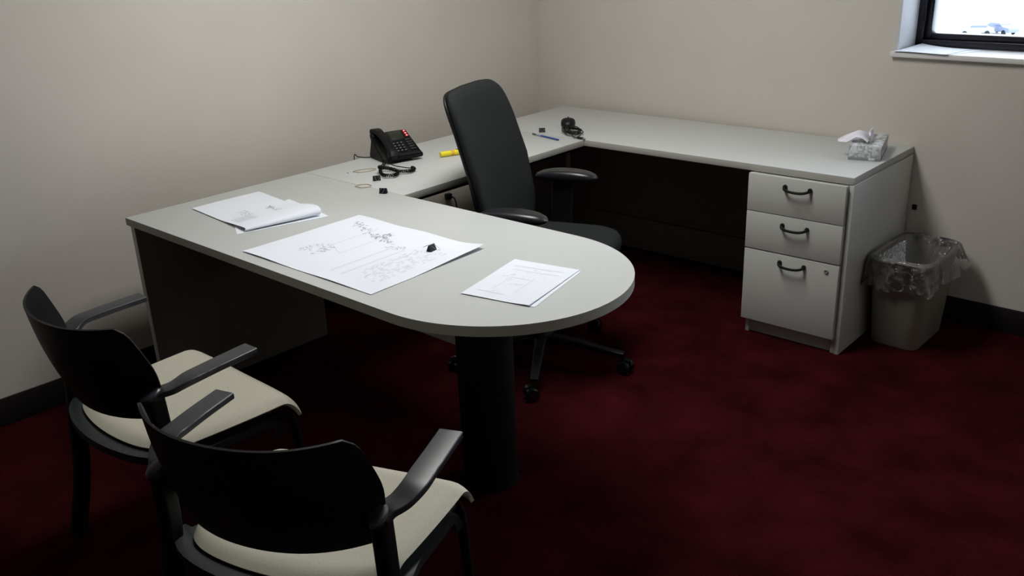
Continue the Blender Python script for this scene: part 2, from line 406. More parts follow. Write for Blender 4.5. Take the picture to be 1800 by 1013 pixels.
# drawer cabinet under the right end
px0, px1 = 1.70, Lc+g1-0.016
ox, oy = rot(px0, -g2-Dc)
dw = thing('drawer_cabinet', 'off-white three drawer cabinet with black bow handles under the desk run', 'cabinet', (ox, oy, 0), PHI)
Wd = px1-px0
b = new(); box(b, 0.0, 0.016, 0.004, Dc-0.03, 0.0, H-T-0.002, 0.001)
box(b, Wd-0.016, Wd, 0.004, Dc-0.03, 0.0, H-T-0.002, 0.001); box(b, 0.016, Wd-0.016, 0.004, Dc-0.03, 0.07, 0.09, 0); box(b, 0.016, Wd-0.016, Dc-0.05, Dc-0.03, 0.0, H-T-0.002, 0); box(b, 0.016, Wd-0.016, 0.006, Dc-0.05, H-T-0.02, H-T-0.003, 0)
obj('cabinet_body', b, lamv_m, dw)
obj('plinth', bx(0.016, Wd-0.016, 0.020, 0.038, 0.0, 0.072, 0.001), lamv_m, dw)
def handle(xc, z, parent):
    h = new(); hw = 0.052
    pts_ = [(-hw, -0.001, 0.0), (-hw, -0.012, -0.002), (-hw+0.008, -0.022, -0.006), (-hw*0.5, -0.026, -0.010), (0, -0.027, -0.0115), (hw*0.5, -0.026, -0.010), (hw-0.008, -0.022, -0.006), (hw, -0.012, -0.002), (hw, -0.001, 0)]
    tube(h, pts_, 0.0056, 8, smooth=4, up=(0, 0, 1))
    for s in (-1, 1): lathe(h, [(0.0098, 0), (0.0098, 0.003), (0.007, 0.009)], 14, Matrix.Translation((s*hw, 0, 0)) @ Matrix.Rotation(PI/2, 4, 'X'))
    o = obj('handle', h, blk_m, parent); o.location = (xc, -0.020, z); return o
for z0, z1, hz in ((0.549, 0.704, 0.668), (0.388, 0.546, 0.508), (0.068, 0.383, 0.350)):
    d = obj('drawer', bx(-0.012, Wd-0.0015, -0.020, 0.0035, z0, z1, 0.0015), lamv_m, dw)
    handle(0.200, hz, d)
    if z0 < 0.1:
        l = new(); lathe(l, [(0.0095, 0), (0.0095, 0.003), (0.0075, 0.0045), (0.0045, 0.0045), (0.0040, 0.002)], 18, Matrix.Rotation(PI/2, 4, 'X'))
        lo_ = obj('lock', l, chrome_m, d); lo_.location = (0.345, -0.020, 0.353)

# ------------------------------------------------------------------ guest chairs
def guest_chair(label):
    t = thing('guest_chair', label, 'chair', group='black guest chairs in front of the desk')
    def seat(u, v):
        hw = 0.272-0.02*(1-v)**2
        x = (u*2-1)*hw; k = abs(u*2-1)
        yr = -0.178+0.75*x*x+0.05*k**8; yf = 0.294-0.016*k**4
        y = yr+(yf-yr)*v
        z = 0.474-0.012*(1-(2*v-1)**2)*(1-k**2)+0.006*v
        if v > 0.80: q = (v-0.80)/0.2; z -= 0.055*q*q; y -= 0.012*q*q
        if k > 0.84: z -= 0.020*((k-0.84)/0.16)**2
        if v < 0.10: z -= 0.018*((0.10-v)/0.10)**2
        return (x, y, z)
    obj('seat', shell(new(), seat, 36, 36, lambda u, v: 0.010+0.020*min(1, (1-abs(2*u-1))*8, v*10, (1-v)*8)), cream_m, t, smooth=60)
    def sh(u, v):
        hw = 0.285; x = (u*2-1)*hw; k = abs(u*2-1)
        yr = -0.218+0.85*x*x+0.04*k**8; yf = 0.262-0.03*k**3
        y = yr+(yf-yr)*v; z = 0.450+0.002*(1-v)
        if v > 0.80: q = (v-0.80)/0.2; z -= 0.06*q*q; y -= 0.02*q*q
        if v > 0.05: z -= 0.012*min(1, (v-0.05)/0.1)
        if v > 0.12 and k > 0.86: z -= 0.012; 
        x *= (1-0.07*min(1, max(0, (v-0.02)/0.3)))
        return (x, y, z)
    obj('seat_shell', shell(new(), sh, 20, 24, 0.022), rim_m, t, smooth=50)
    def back(u, v):
        k = u*2-1; ak = abs(k)
        z = 0.543+(0.268+0.006*ak**3)*v+0.006*ak*ak*(1-v)
        hw = 0.245+0.022*math.sin(min(1, v/0.6)*PI/2)
        if v > 0.45: hw -= 0.024*((v-0.45)/0.55)**1.8
        if v > 0.90: hw -= 0.012*((v-0.90)/0.10)**2
        if v < 0.10: hw -= 0.018*((0.10-v)/0.10)**2
        x = k*hw
        y = -0.200-0.070*v+1.15*x*x+9*x**4-0.010*math.sin(PI*v)
        return (x, y, z)
    obj('backrest', shell(new(), lambda u, v: back(1-u, v), 30, 18, 0.006), blk_m, t, smooth=60)
    for s in (-1, 1):
        path = smoothpath([(s*0.294, 0.128, 0.668), (s*0.299, 0.04, 0.664), (s*0.301, -0.020, 0.660), (s*0.302, -0.062, 0.656), (s*0.290, -0.096, 0.643), (s*0.272, -0.122, 0.634), (s*0.266, -0.142, 0.624)], 5)
        sc = [1.0]*(len(path)); nn = len(path)
        sc = [1.0 if i < nn*0.5 else 1.0-0.20*((i-nn*0.5)/(nn*0.5))**2 for i in range(nn)]
        obj('armrest', sweep(new(), path, rrect(0.0275, 0.008, 0.003), (0, 0, 1), scale=sc), arm_m, t, smooth=30)
        c_ = new(); lathe(c_, [(0.004, -0.012), (0.016, -0.011), (0.023, -0.004), (0.023, 0.003), (0.018, 0.008), (0.004, 0.0095)], 24, Matrix.Translation((s*0.266, -0.142, 0.632)) @ Matrix.Rotation(0.30, 4, 'X') @ Matrix.Diagonal((0.85, 1.25, 1, 1)))
        obj('joint_cap', c_, arm_m, t)
        rp = smoothpath([(s*0.266, -0.136, 0.628), (s*0.268, -0.132, 0.50), (s*0.274, -0.140, 0.40), (s*0.282, -0.160, 0.20), (s*0.289, -0.206, 0.012)], 5)
        lg = obj('leg', sweep(new(), rp, rrect(0.022, 0.017, 0.009), (1, 0, 0)), steel_m, t, smooth=50)
        fb = new(); lathe(fb, [(0.016, 0), (0.018, 0.008), (0.012, 0.022)], 14, Matrix.Translation((s*0.289, -0.204, 0)))
        obj('foot', fb, blk_m, lg)
        fp = smoothpath([(s*0.268, -0.13, 0.415), (s*0.235, -0.05, 0.415), (s*0.235, 0.19, 0.412), (s*0.236, 0.245, 0.395), (s*0.238, 0.262, 0.33), (s*0.244, 0.270, 0.15), (s*0.250, 0.280, 0.012)], 5)
        lg = obj('leg', tube(new(), fp, 0.0125, 12, up=(1, 0, 0)), steel_m, t, smooth=60)
        fb = new(); lathe(fb, [(0.016, 0), (0.018, 0.008), (0.012, 0.022)], 14, Matrix.Translation((s*0.250, 0.280, 0)))
        obj('foot', fb, blk_m, lg)
    obj('crossbar', tube(new(), [(-0.235, 0.14, 0.405), (0.235, 0.14, 0.405)], 0.010, 10), steel_m, t)
    return t
gc = guest_chair('black armchair with cream seat nearest the left wall, partly behind the other')
gc2 = copy_tree(gc)
gc2['label'] = 'black armchair with cream seat closest to the camera, cut by the bottom edge'
gc.location = (1.195, -2.990, 0)
gc2.location = (1.985, -3.060, 0); gc2.rotation_euler.z = math.radians(21)

# ------------------------------------------------------------------ office chair (faces local +y)
oc = thing('office_chair', 'grey high-backed swivel chair with black armrests tucked behind the peninsula', 'office chair', (1.197, -1.387, 0), math.radians(21-90))
def top(x, y): return 0.528-0.10*max(0, (y-0.12))**1.5*1.6-0.05*(x/0.26)**4*0.4
obj('seat', cushion(new(), 0.262, 0.262, 3.6, top, lambda x, y: 0.440, 0.10, lambda x, y, z: (x, y+0.045, z)), grey_m, oc, smooth=70)
obj('seat_pan', cushion(new(), 0.235, 0.235, 3.6, lambda x, y: 0.445, lambda x, y: 0.425, 0.05, lambda x, y, z: (x, y+0.045, z), nr=3), blk_m, oc, smooth=60)
BH, BW = 0.305, 0.262
def bplace(x, zz, d):
    # x lateral, zz vertical from centre, d depth forward
    v = (zz+BH)/(2*BH)
    tap = 1.0-0.16*max(0, v-0.45)**1.2-0.55*max(0, 0.30-v)**1.3
    xx = x*tap
    y = -0.150-0.150*v+0.10*math.sin(PI*min(1, v*1.0))*0.25+0.55*xx*xx+d
    return (xx, y, 0.500+2*BH*v)
obj('backrest', cushion(new(), BW, BH, 8.0, lambda x, z: 0.040-0.008*(1-(x/BW)**2), lambda x, z: -0.010, 0.17, bplace, nr=12, na=72), grey_m, oc, smooth=70)
obj('back_shell', cushion(new(), BW*0.995, BH*0.993, 8.0, lambda x, z: 0.002, lambda x, z: -0.014, 0.04, bplace, nr=6, na=72), blk_m, oc, smooth=60)
obj('back_bracket', sweep(new(), smoothpath([(0, -0.20, 0.66), (0, -0.225, 0.56), (0, -0.18, 0.44), (0, -0.02, 0.42)], 6), rrect(0.035, 0.012, 0.006), (1, 0, 0)), blk_m, oc)
for s in (-1, 1):
    def padpl(x, y, z, s=s):
        return (s*0.305+x, 0.015+y, z)
    obj('arm_pad', cushion(new(), 0.046, 0.135, 2.7, lambda x, y: 0.722-0.013*(y/0.135)**2+0.0*x, lambda x, y: 0.678-0.002*(y/0.135)**2, 0.35, padpl, nr=5, na=36), pu_m, oc, smooth=70)
    pst = new()
    sweep(pst, smoothpath([(s*0.300, 0.005, 0.692), (s*0.300, -0.002, 0.60), (s*0.298, -0.005, 0.50), (s*0.285, 0.0, 0.435), (s*0.235, 0.005, 0.415), (s*0.15, 0.01, 0.420)], 6), rrect(0.046, 0.013, 0.008), (1, 0, 0))
    obj('arm_post', pst, blk_m, oc)
obj('arm_bracket', bx(-0.16, 0.16, -0.05, 0.07, 0.405, 0.428, 0.006), blk_m, oc)
m_ = new(); box(m_, -0.085, 0.085, -0.12, 0.10, 0.345, 0.408, 0.014, 3); obj('tilt_mechanism', m_, blk_m, oc)
gl = new(); lathe(gl, [(0.026, 0.09), (0.026, 0.24), (0.015, 0.241), (0.015, 0.36)], 20); o = obj('gas_lift', gl, blk_m, oc); o.location = (0.022, 0.008, 0)
hb = new(); lathe(hb, [(0.045, 0.070), (0.050, 0.085), (0.045, 0.125), (0.030, 0.135)], 24); o = obj('base_hub', hb, blk_m, oc); o.location = (0.022, 0.008, 0)
LR = 0.352
BO = Vector((0.022, 0.008, 0))
def caster_bm():
    cb_ = new()
    for s in (-1, 1):
        lathe(cb_, [(0.006, -0.010), (0.024, -0.010), (0.028, -0.006), (0.028, 0.006), (0.022, 0.011), (0.006, 0.012)], 20, Matrix.Translation((s*0.016, -0.012, 0.029)) @ Matrix.Rotation(PI/2*s, 4, 'Y'))
    return cb_
wang = [18, -54, -126, 162, 90]
base_leg = None
for i, wa in enumerate(wang):
    a = math.radians(wa-(21-90))          # local angle
    if base_leg is None:
        lb = new()
        P_ = smoothpath([(0.035, 0, 0.104), (0.15, 0, 0.100), (0.27, 0, 0.085), (LR, 0, 0.078)], 4)
        sweep(lb, P_, rrect(0.021, 0.013, 0.007), (0, 0, 1), scale=[1.15-0.45*k/(len(P_)-1) for k in range(len(P_))])
        base_leg = obj('base_leg', lb, blk_m, oc)
        cs = obj('caster', caster_bm(), gloss_m, base_leg); cs.location = (LR-0.004, 0, 0); cs.rotation_euler.z = math.radians(75)
        hd = new()
        # hood over the two wheels and the stem
        shell(hd, lambda u, v: ((v-0.5)*0.020, -0.012+0.033*math.cos(PI*(0.08+u*0.62)), 0.030+0.033*math.sin(PI*(0.08+u*0.62))), 12, 2, 0.003)
        lathe(hd, [(0.009, 0.050), (0.009, 0.075)], 12)
        h2 = obj('caster_hood', hd, gloss_m, base_leg); h2.location = cs.location; h2.rotation_euler = cs.rotation_euler
        base_leg.rotation_euler.z = a; base_leg.location = BO
    else:
        L2 = copy_tree(base_leg, oc); L2.rotation_euler.z = a
        for c_ in L2.children: c_.rotation_euler.z = math.radians([75, 20, 130, 60, 110][i])

# ------------------------------------------------------------------ desk phone (front faces local -y)
phn = thing('desk_phone', 'black desk telephone with three red lights and handset', 'telephone', (0.505, -1.349, H+0.0005), math.radians(90-15))
# local: x from -W (left) to 0 (right), y 0 front to + back
PWD = 0.122
pf = Matrix.Translation((0, 0, 0))
side = [(0.0, 0.012), (0.0, 0.030), (0.035, 0.034), (0.165, 0.108), (0.172, 0.100), (0.150, 0.058), (0.06, 0.012)]
def yz_prism(bm, prof, x0, x1, bev=0.0):
    A = [bm.verts.new((x0, y, z)) for y, z in prof]; B = [bm.verts.new((x1, y, z)) for y, z in prof]
    n_ = len(prof); f1 = bm.faces.new(A); f2 = bm.faces.new(B[::-1])
    for i in range(n_): bm.faces.new((A[i], B[i], B[(i+1) % n_], A[(i+1) % n_]))
    if bev: bmesh.ops.bevel(bm, geom=list(bm.edges), offset=bev, segments=2, affect='EDGES')
    return bm
obj('phone_body', yz_prism(new(), side, -PWD, 0, 0.004), ph_m, phn)
st = yz_prism(new(), [(0.05, 0.0), (0.185, 0.0), (0.190, 0.012), (0.160, 0.085), (0.150, 0.080), (0.06, 0.015)], -PWD-0.050, -0.03, 0.003)
obj('stand', st, ph_m, phn)
# face frame: plane from (y .035,z .034) to (y .165,z .108)
fa = math.atan2(0.074, 0.130)
FM = Matrix.Translation((0, 0.035, 0.0345)) @ Matrix.Rotation(fa, 4, 'X')   # local x right(-), y up the face
def face_box(x0, x1, y0, y1, h0, h1, bev=0.0): return bx(x0, x1, y0, y1, h0, h1, bev, mtx=FM)
obj('screen', face_box(-0.094, -0.034, 0.088, 0.138, 0.0, 0.0015, 0.0005), lcd_m, phn)
obj('screen_bezel', face_box(-0.102, -0.029, 0.080, 0.146, -0.001, 0.0008, 0.0003), phs_m, phn)
for r_ in range(4):
    for c_ in range(3):
        x = -0.098+0.0185*c_; y = 0.062-0.0165*r_
        k_ = obj('key', face_box(x-0.0065, x+0.0065, y-0.005, y+0.005, 0, 0.004, 0.0015), key_m, phn)
        obj('key_mark', face_box(x-0.003, x+0.003, y-0.002, y+0.002, 0.0039, 0.0043), num_m, k_)
for i in range(3):
    y = 0.134-0.0155*i
    b_ = obj('line_button', face_box(-0.024, -0.006, y-0.006, y+0.006, 0, 0.003, 0.001), ledg_m, phn)
    l_ = new(); lathe(l_, [(0.0045, 0.0028), (0.0045, 0.004), (0.002, 0.0048)], 14, FM @ Matrix.Translation((-0.015, y, 0)))
    obj('indicator_light', l_, led_m, b_)
for i in range(5):
    y = 0.078-0.0155*i
    obj('line_button', face_box(-0.036, -0.008, y-0.0045, y+0.0045, 0, 0.003, 0.001), key_m, phn)
obj('status_bar', face_box(-0.030, -0.010, -0.030, -0.027, -0.001, 0.0006), num_m, phn)
# cradle side block and handset on the left
hx = -PWD+0.004
cr_ = yz_prism(new(), [(0.0, 0.010), (0.0, 0.028), (0.05, 0.038), (0.10, 0.064), (0.160, 0.100), (0.175, 0.090), (0.155, 0.050), (0.06, 0.008)], hx-0.052, hx+0.006, 0.004)
obj('cradle', cr_, ph_m, phn)
hs = new()
ph_path = smoothpath([(hx-0.024, -0.006, 0.034), (hx-0.024, 0.006, 0.052), (hx-0.024, 0.055, 0.084), (hx-0.024, 0.105, 0.106), (hx-0.024, 0.146, 0.118), (hx-0.024, 0.178, 0.114)], 5)
nP = len(ph_path)
sweep(hs, ph_path, rrect(0.022, 0.011, 0.008), (0, 0, 1), scale=[1.12-0.35*math.sin(PI*k/(nP-1)) for k in range(nP)])
lathe(hs, [(0.020, -0.016), (0.026, -0.012), (0.027, 0.006), (0.018, 0.012)], 20, Matrix.Translation((hx-0.024, 0.168, 0.099)) @ Matrix.Rotation(fa+0.3, 4, 'X'))
lathe(hs, [(0.018, -0.014), (0.024, -0.010), (0.025, 0.006), (0.018, 0.012)], 20, Matrix.Translation((hx-0.024, 0.008, 0.042)) @ Matrix.Rotation(fa, 4, 'X'))
obj('handset', hs, ph_m, phn, smooth=50)
# coiled cord (world coordinates turned into the phone's frame)
Mi = (Matrix.Translation(phn.location) @ Matrix.Rotation(phn.rotation_euler.z, 4, 'Z')).inverted()
def L(x, y, z): return Mi @ Vector((x, y, z))
axis = smoothpath([(0.468, -1.520, H+0.030), (0.505, -1.585, H+0.014), (0.560, -1.640, H+0.012), (0.620, -1.668, H+0.012), (0.650, -1.640, H+0.012), (0.625, -1.600, H+0.013), (0.560, -1.585, H+0.014), (0.530, -1.610, H+0.022), (0.560, -1.640, H+0.030), (0.600, -1.622, H+0.026), (0.625, -1.590, H+0.013), (0.650, -1.560, H+0.012), (0.640, -1.525, H+0.012), (0.615, -1.515, H+0.012)], 34)
coil = []
for i, p_ in enumerate(axis):
    t_ = (axis[min(i+1, len(axis)-1)]-axis[max(i-1, 0)]).normalized(); s_ = t_.cross(Vector((0, 0, 1))).normalized(); u_ = s_.cross(t_)
    a_ = i*1.15; coil.append(Mi @ (p_+s_*0.0060*math.cos(a_)+u_*0.0060*math.sin(a_)))
obj('coiled_cord', tube(new(), coil, 0.0024, 6), ph_m, phn, smooth=70)
pl = new(); tube(pl, [L(0.47, -1.545, H+0.030), L(0.52, -1.535, H+0.012), L(0.585, -1.520, H+0.008), L(0.615, -1.517, H+0.010)], 0.0022, 8, smooth=6)
obj('cord_tail', pl, ph_m, phn)
wc = tube(new(), [L(0.35, -1.44, H+0.03), L(0.31, -1.47, H+0.010), L(0.275, -1.49, H+0.004), L(0.238, -1.50, H+0.004), L(0.195, -1.49, H-0.010), L(0.16, -1.46, 0.5), L(0.14, -1.40, 0.2), L(0.12, -1.3, 0.01)], 0.0022, 8, smooth=6)
obj('line_cord', wc, ph_m, phn)

# ------------------------------------------------------------------ small things on the desk
Z = H+0.0005
def place(o, x, y, z=Z, deg=0): o.location = (x, y, z); o.rotation_euler.z = math.radians(deg); return o
# highlighter
hl = thing('highlighter', 'yellow highlighter marker lying on the worktop beside the phone', 'marker', (0.560, -1.245, Z), math.radians(70))
RX = Matrix.Rotation(PI/2, 4, 'Y')
obj('barrel', lathe(new(), [(0.0100, -0.045), (0.0118, -0.043), (0.0118, 0.030)], 18, Matrix.Translation((0, 0, 0.012)) @ RX), yel_m, hl)
obj('cap', lathe(new(), [(0.0122, 0.030), (0.0122, 0.062), (0.0105, 0.070), (0.009, 0.071)], 18, Matrix.Translation((0, 0, 0.012)) @ RX), yel_m, hl)
obj('print_band', lathe(new(), [(0.01195, 0.004), (0.01195, 0.020)], 18, Matrix.Translation((0, 0, 0.012)) @ RX, cap=False), orange_m, hl, smooth=60)
obj('cap_clip', bx(0.032, 0.066, -0.002, 0.002, 0.0242, 0.0265, 0.0006), blk_m, hl)
# pencil
pc = thing('pencil', 'blue pencil with grey eraser lying in front of the computer mouse', 'pencil', (0.670, -0.728, Z), math.radians(-11))
hexs = Matrix.Translation((0, 0, 0.0045)) @ RX
obj('barrel', lathe(new(), [(0.0042, -0.030), (0.0042, 0.098), (0.0038, 0.100)], 8, hexs), blue_m, pc, smooth=20)
obj('ferrule', lathe(new(), [(0.0041, -0.066), (0.0041, -0.030)], 12, hexs), lblue_m, pc)
obj('eraser', lathe(new(), [(0.0034, -0.096), (0.0042, -0.094), (0.0042, -0.078), (0.0036, -0.066)], 12, hexs), eras_m, pc)
# mouse
ms = thing('computer_mouse', 'small black computer mouse with its cord bundled beside it', 'mouse', (0.603, -0.475, Z), math.radians(38))
obj('shell', cushion(new(), 0.036, 0.060, 2.4, lambda x, y: 0.047-8*(y+0.010)**2-8*x*x, lambda x, y: 0.001, 0.25, lambda x, y, z: (x, y, z), nr=6, na=32), blk_m, ms, smooth=70)
obj('scroll_wheel', lathe(new(), [(0.007, -0.003), (0.009, -0.002), (0.009, 0.002), (0.007, 0.003)], 14, Matrix.Translation((0, 0.030, 0.036)) @ RX), rim_m, ms)
mi_ = (Matrix.Translation(ms.location) @ Matrix.Rotation(ms.rotation_euler.z, 4, 'Z')).inverted()
cd = []
rr = random.Random(3)
cd += [(0.655, -0.545, Z+0.012)]
for i in range(46):
    a_ = i*1.05
    cxx, cyy = 0.722, -0.590
    ex, ey = 0.070+0.016*math.sin(i*1.7), 0.036+0.014*math.cos(i*2.3)
    q = math.radians(-35)
    x_, y_ = ex*math.cos(a_), ey*math.sin(a_)
    cd.append((cxx+x_*math.cos(q)-y_*math.sin(q), cyy+x_*math.sin(q)+y_*math.cos(q), Z+0.006+0.012*(0.5+0.5*math.sin(i*1.3))+i*0.00012))
cd += [(0.79, -0.665, Z+0.008), (0.815, -0.668, Z+0.005)]
obj('cord', tube(new(), [mi_ @ Vector(c) for c in smoothpath(cd, 4)], 0.0024, 6), blk_m, ms, smooth=70)
q_ = mi_ @ Vector((0.832, -0.664, Z+0.005)); ang = -0.15-ms.rotation_euler.z
obj('plug', bx(-0.020, 0.016, -0.007, 0.007, -0.004, 0.004, 0.0015, mtx=Matrix.Translation(q_) @ Matrix.Rotation(ang, 4, 'Z')), blk_m, ms)
obj('plug_tip', bx(0.016, 0.028, -0.006, 0.006, -0.0025, 0.0025, 0.0005, mtx=Matrix.Translation(q_) @ Matrix.Rotation(ang, 4, 'Z')), wire_m, ms)
# binder clips
def binder_clip(label):
    t = thing('binder_clip', label, 'binder clip', group='black binder clips on the desk')
    obj('clip_body', yz_prism(new(), [(-0.010, 0.0), (0.010, 0.0), (0.0014, 0.020), (-0.0014, 0.020)], -0.015, 0.015, 0.0006), clip_m, t)
    for s in (-1, 1):
        obj('wire_handle', tube(new(), [(-0.005, s*0.0025, 0.0195), (-0.008, s*0.014, 0.015), (-0.005, s*0.030, 0.008), (0.005, s*0.030, 0.008), (0.008, s*0.014, 0.015), (0.005, s*0.0025, 0.0195)], 0.0005, 6, smooth=4), wire_m, t)
    return t
bc1 = binder_clip('black binder clip on the desk in front of the phone cord')
labs = [('black binder clip at the joint of the worktops, below the rubber band', 0.796, -1.823, 30),
        ('black binder clip resting on the large drawing sheet', 1.450, -2.178, 100),
        ('black binder clip standing beside the blue pencil', 0.575, -0.640, 40)]
place(bc1, 0.622, -1.712, Z, 60); 
bcs = [bc1]
for lb_, x, y, dg in labs:
    q = copy_tree(bc1); q['label'] = lb_; place(q, x, y, Z+(0.0012 if 'sheet' in lb_ else 0), dg); bcs.append(q)
# rubber bands
def band(label, x, y, pts_):
    o = obj('rubber_band', tube(new(), [(a_, b_, 0.0012+0.0008*math.sin(k)) for k, (a_, b_) in enumerate(pts_)] if False else smoothpath([(a_, b_, 0.0013) for a_, b_ in pts_+pts_[:1]], 5)[:-1], 0.0013, 6, closed=True), rub_m, smooth=60)
    place(o, x, y); tag(o, label, 'rubber band', 'tan rubber bands by the phone'); return o
band('tan rubber band lying alone on the worktop joint left of a clip', 0.649, -1.805, [(-0.024, -0.020), (-0.028, 0.006), (-0.010, 0.026), (0.020, 0.026), (0.030, 0.004), (0.016, -0.020)])
band('tan rubber band partly under the desk phone at its left side', 0.455, -1.642, [(-0.030, -0.036), (-0.026, 0.006), (0.0, 0.044), (0.022, 0.046), (0.024, 0.010), (0.004, -0.030)])
sc_ = obj('pencil_lead', tube(new(), [(0, -0.007, 0.001), (0, 0.007, 0.001)], 0.0011, 6), blue_m); place(sc_, 0.425, -1.705, Z, 75)
tag(sc_, 'tiny blue scrap left of the rubber band beside the phone', 'scrap')

# ------------------------------------------------------------------ paper sheets
def sheet(name, label, corners, lift=None, z=Z, nu=26, nv=20, group=None, thick=0.0004):
    A, B, Cc, D = [Vector((x, y, 0)) for x, y in corners]      # A-B-C-D around
    o_ = (A+B+Cc+D)/4
    def fn(u, v):
        p = (A*(1-u)+D*u)*(1-v)+(B*(1-u)+Cc*u)*v
        zz = lift(u, v) if lift else 0
        if isinstance(zz, tuple): p = p+Vector((zz[0], zz[1], 0)); zz = zz[2]
        return (p.x-o_.x, p.y-o_.y, 0.0006+zz)
    o = obj(name, shell(new(), fn, nu, nv, thick), paper_m, None, smooth=60); o.location = (o_.x, o_.y, z)
    tag(o, label, 'paper', group)
    return o, fn
def marks(parent, fn, items, m, name='printed_lines'):
    """items: (u0,v0,u1,v1,width) short ink strokes in sheet coordinates"""
    b_ = new()
    for u0, v0, u1, v1, wd in items:
        n_ = max(1, int(math.hypot(u1-u0, v1-v0)*16))
        du, dv = u1-u0, v1-v0; l_ = math.hypot(du, dv) or 1; px_, py_ = -dv/l_*wd/2, du/l_*wd/2
        prev = None
        for k in range(n_+1):
            u = u0+du*k/n_; v = v0+dv*k/n_
            r_ = [b_.verts.new(Vector(fn(min(max(u+s*px_, 0), 1), min(max(v+s*py_, 0), 1)))+Vector((0, 0, 0.0004))) for s in (-1, 1)]
            if prev: b_.faces.new((prev[0], prev[1], r_[1], r_[0]))
            prev = r_
    o = obj(name, b_, m, parent, smooth=0); o['kind'] = 'stuff'; return o
R_ = random.Random(11)
def wav(u, v): return 0.0012*(1+math.sin(7*u+2*v))*(0.5+0.5*math.sin(9*v+1))
# large drawing: A left tip, B far, C right, D near
def lift2(u, v):
    e = 0
    if u > 0.8: e += 0.012*((u-0.8)/0.2)**2*max(0, v-0.35)**1.0*1.4
    if v < 0.12: e += 0.003*((0.12-v)/0.12)**2*(0.5+0.5*math.sin(11*u))
    if v > 0.92: e += 0.003*((v-0.92)/0.08)**2*(0.5+0.5*math.sin(14*u))
    return e+wav(u, v)*0.5
big, f2 = sheet('drawing_sheet', 'large white drawing sheet in the middle of the peninsula desk', [(0.963, -2.546), (0.953, -2.068), (1.565, -2.062), (1.589, -2.534)], lift2)
ink_a, ink_b, ink_c = [], [], []
for k in range(70):     # smudged dark notes along the far edge
    u = 0.10+0.42*R_.random(); v = 0.855-0.36*(u-0.10)+R_.gauss(0, 0.018)
    ink_b.append((u, v, u+R_.uniform(-0.012, 0.016), v+R_.uniform(-0.035, 0.035), R_.uniform(0.003, 0.008)))
for k in range(24):
    u = 0.40+0.05*R_.random(); v = 0.80+R_.gauss(0, 0.03); ink_b.append((u, v, u+R_.uniform(-0.02, 0.02), v+R_.uniform(-0.03, 0.03), 0.006))
for k in range(26):
    u = 0.56+0.10*R_.random(); v = 0.62+0.08*R_.random(); ink_a.append((u, v, u+R_.uniform(-0.02, 0.02), v+R_.uniform(-0.02, 0.02), 0.007))
for k in range(60):
    u = 0.20+0.16*R_.random(); v = 0.24+0.20*R_.random(); ink_a.append((u, v, u+R_.uniform(-0.02, 0.02), v+R_.uniform(-0.02, 0.02), R_.uniform(0.004, 0.010)))
for row in range(9):
    u0 = 0.73+0.022*row; v = 0.14+0.1*R_.random()
    while v < 0.74:
        if R_.random() < 0.7: ink_c.append((u0+R_.gauss(0, 0.003), v, u0+R_.gauss(0, 0.003), v+R_.uniform(0.01, 0.05), R_.uniform(0.006, 0.013)))
        v += R_.uniform(0.02, 0.07)
for u_ in (0.60, 0.68): ink_a.append((u_, 0.12, u_, 0.66, 0.0035))
ink_a += [(0.30, 0.45, 0.30, 0.86, 0.0025), (0.44, 0.36, 0.44, 0.70, 0.0025), (0.30, 0.45, 0.44, 0.36, 0.002)]
marks(big, f2, ink_b, inkd_m); marks(big, f2, ink_a, ink_m); marks(big, f2, ink_c, inkl_m)
# letter sheets
def lift3(u, v): return 0.0025*max(0, u-0.7)/0.3*(1-v)*1.0+wav(u, v)*0.3
und, fu = sheet('letter_sheet', 'white letter sheet lying under another at the rounded desk end', [(1.786, -2.372), (1.720, -2.082), (1.936, -2.044), (2.006, -2.326)], lambda u, v: 0.0, group='letter sheets at the rounded desk end')
let, f3 = sheet('letter_sheet', 'white printed letter sheet on top at the rounded desk end', [(1.782, -2.377), (1.713, -2.082), (1.927, -2.039), (1.993, -2.333)], lambda u, v: 0.0008+lift3(u, v), z=Z+0.0006, group='letter sheets at the rounded desk end')
it = [(0.12, 0.84, 0.86, 0.86, 0.012), (0.15, 0.74, 0.80, 0.76, 0.008), (0.30, 0.25, 0.30, 0.55, 0.008), (0.30, 0.55, 0.62, 0.55, 0.006), (0.62, 0.20, 0.62, 0.60, 0.008), (0.12, 0.14, 0.52, 0.14, 0.010), (0.46, 0.40, 0.58, 0.42, 0.012), (0.25, 0.60, 0.32, 0.62, 0.02)]
for k in range(26): u, v = R_.uniform(0.2, 0.85), R_.uniform(0.15, 0.85); it.append((u, v, u+R_.uniform(-0.05, 0.05), v+R_.uniform(-0.01, 0.01), 0.008))
marks(let, f3, it, inkl_m)
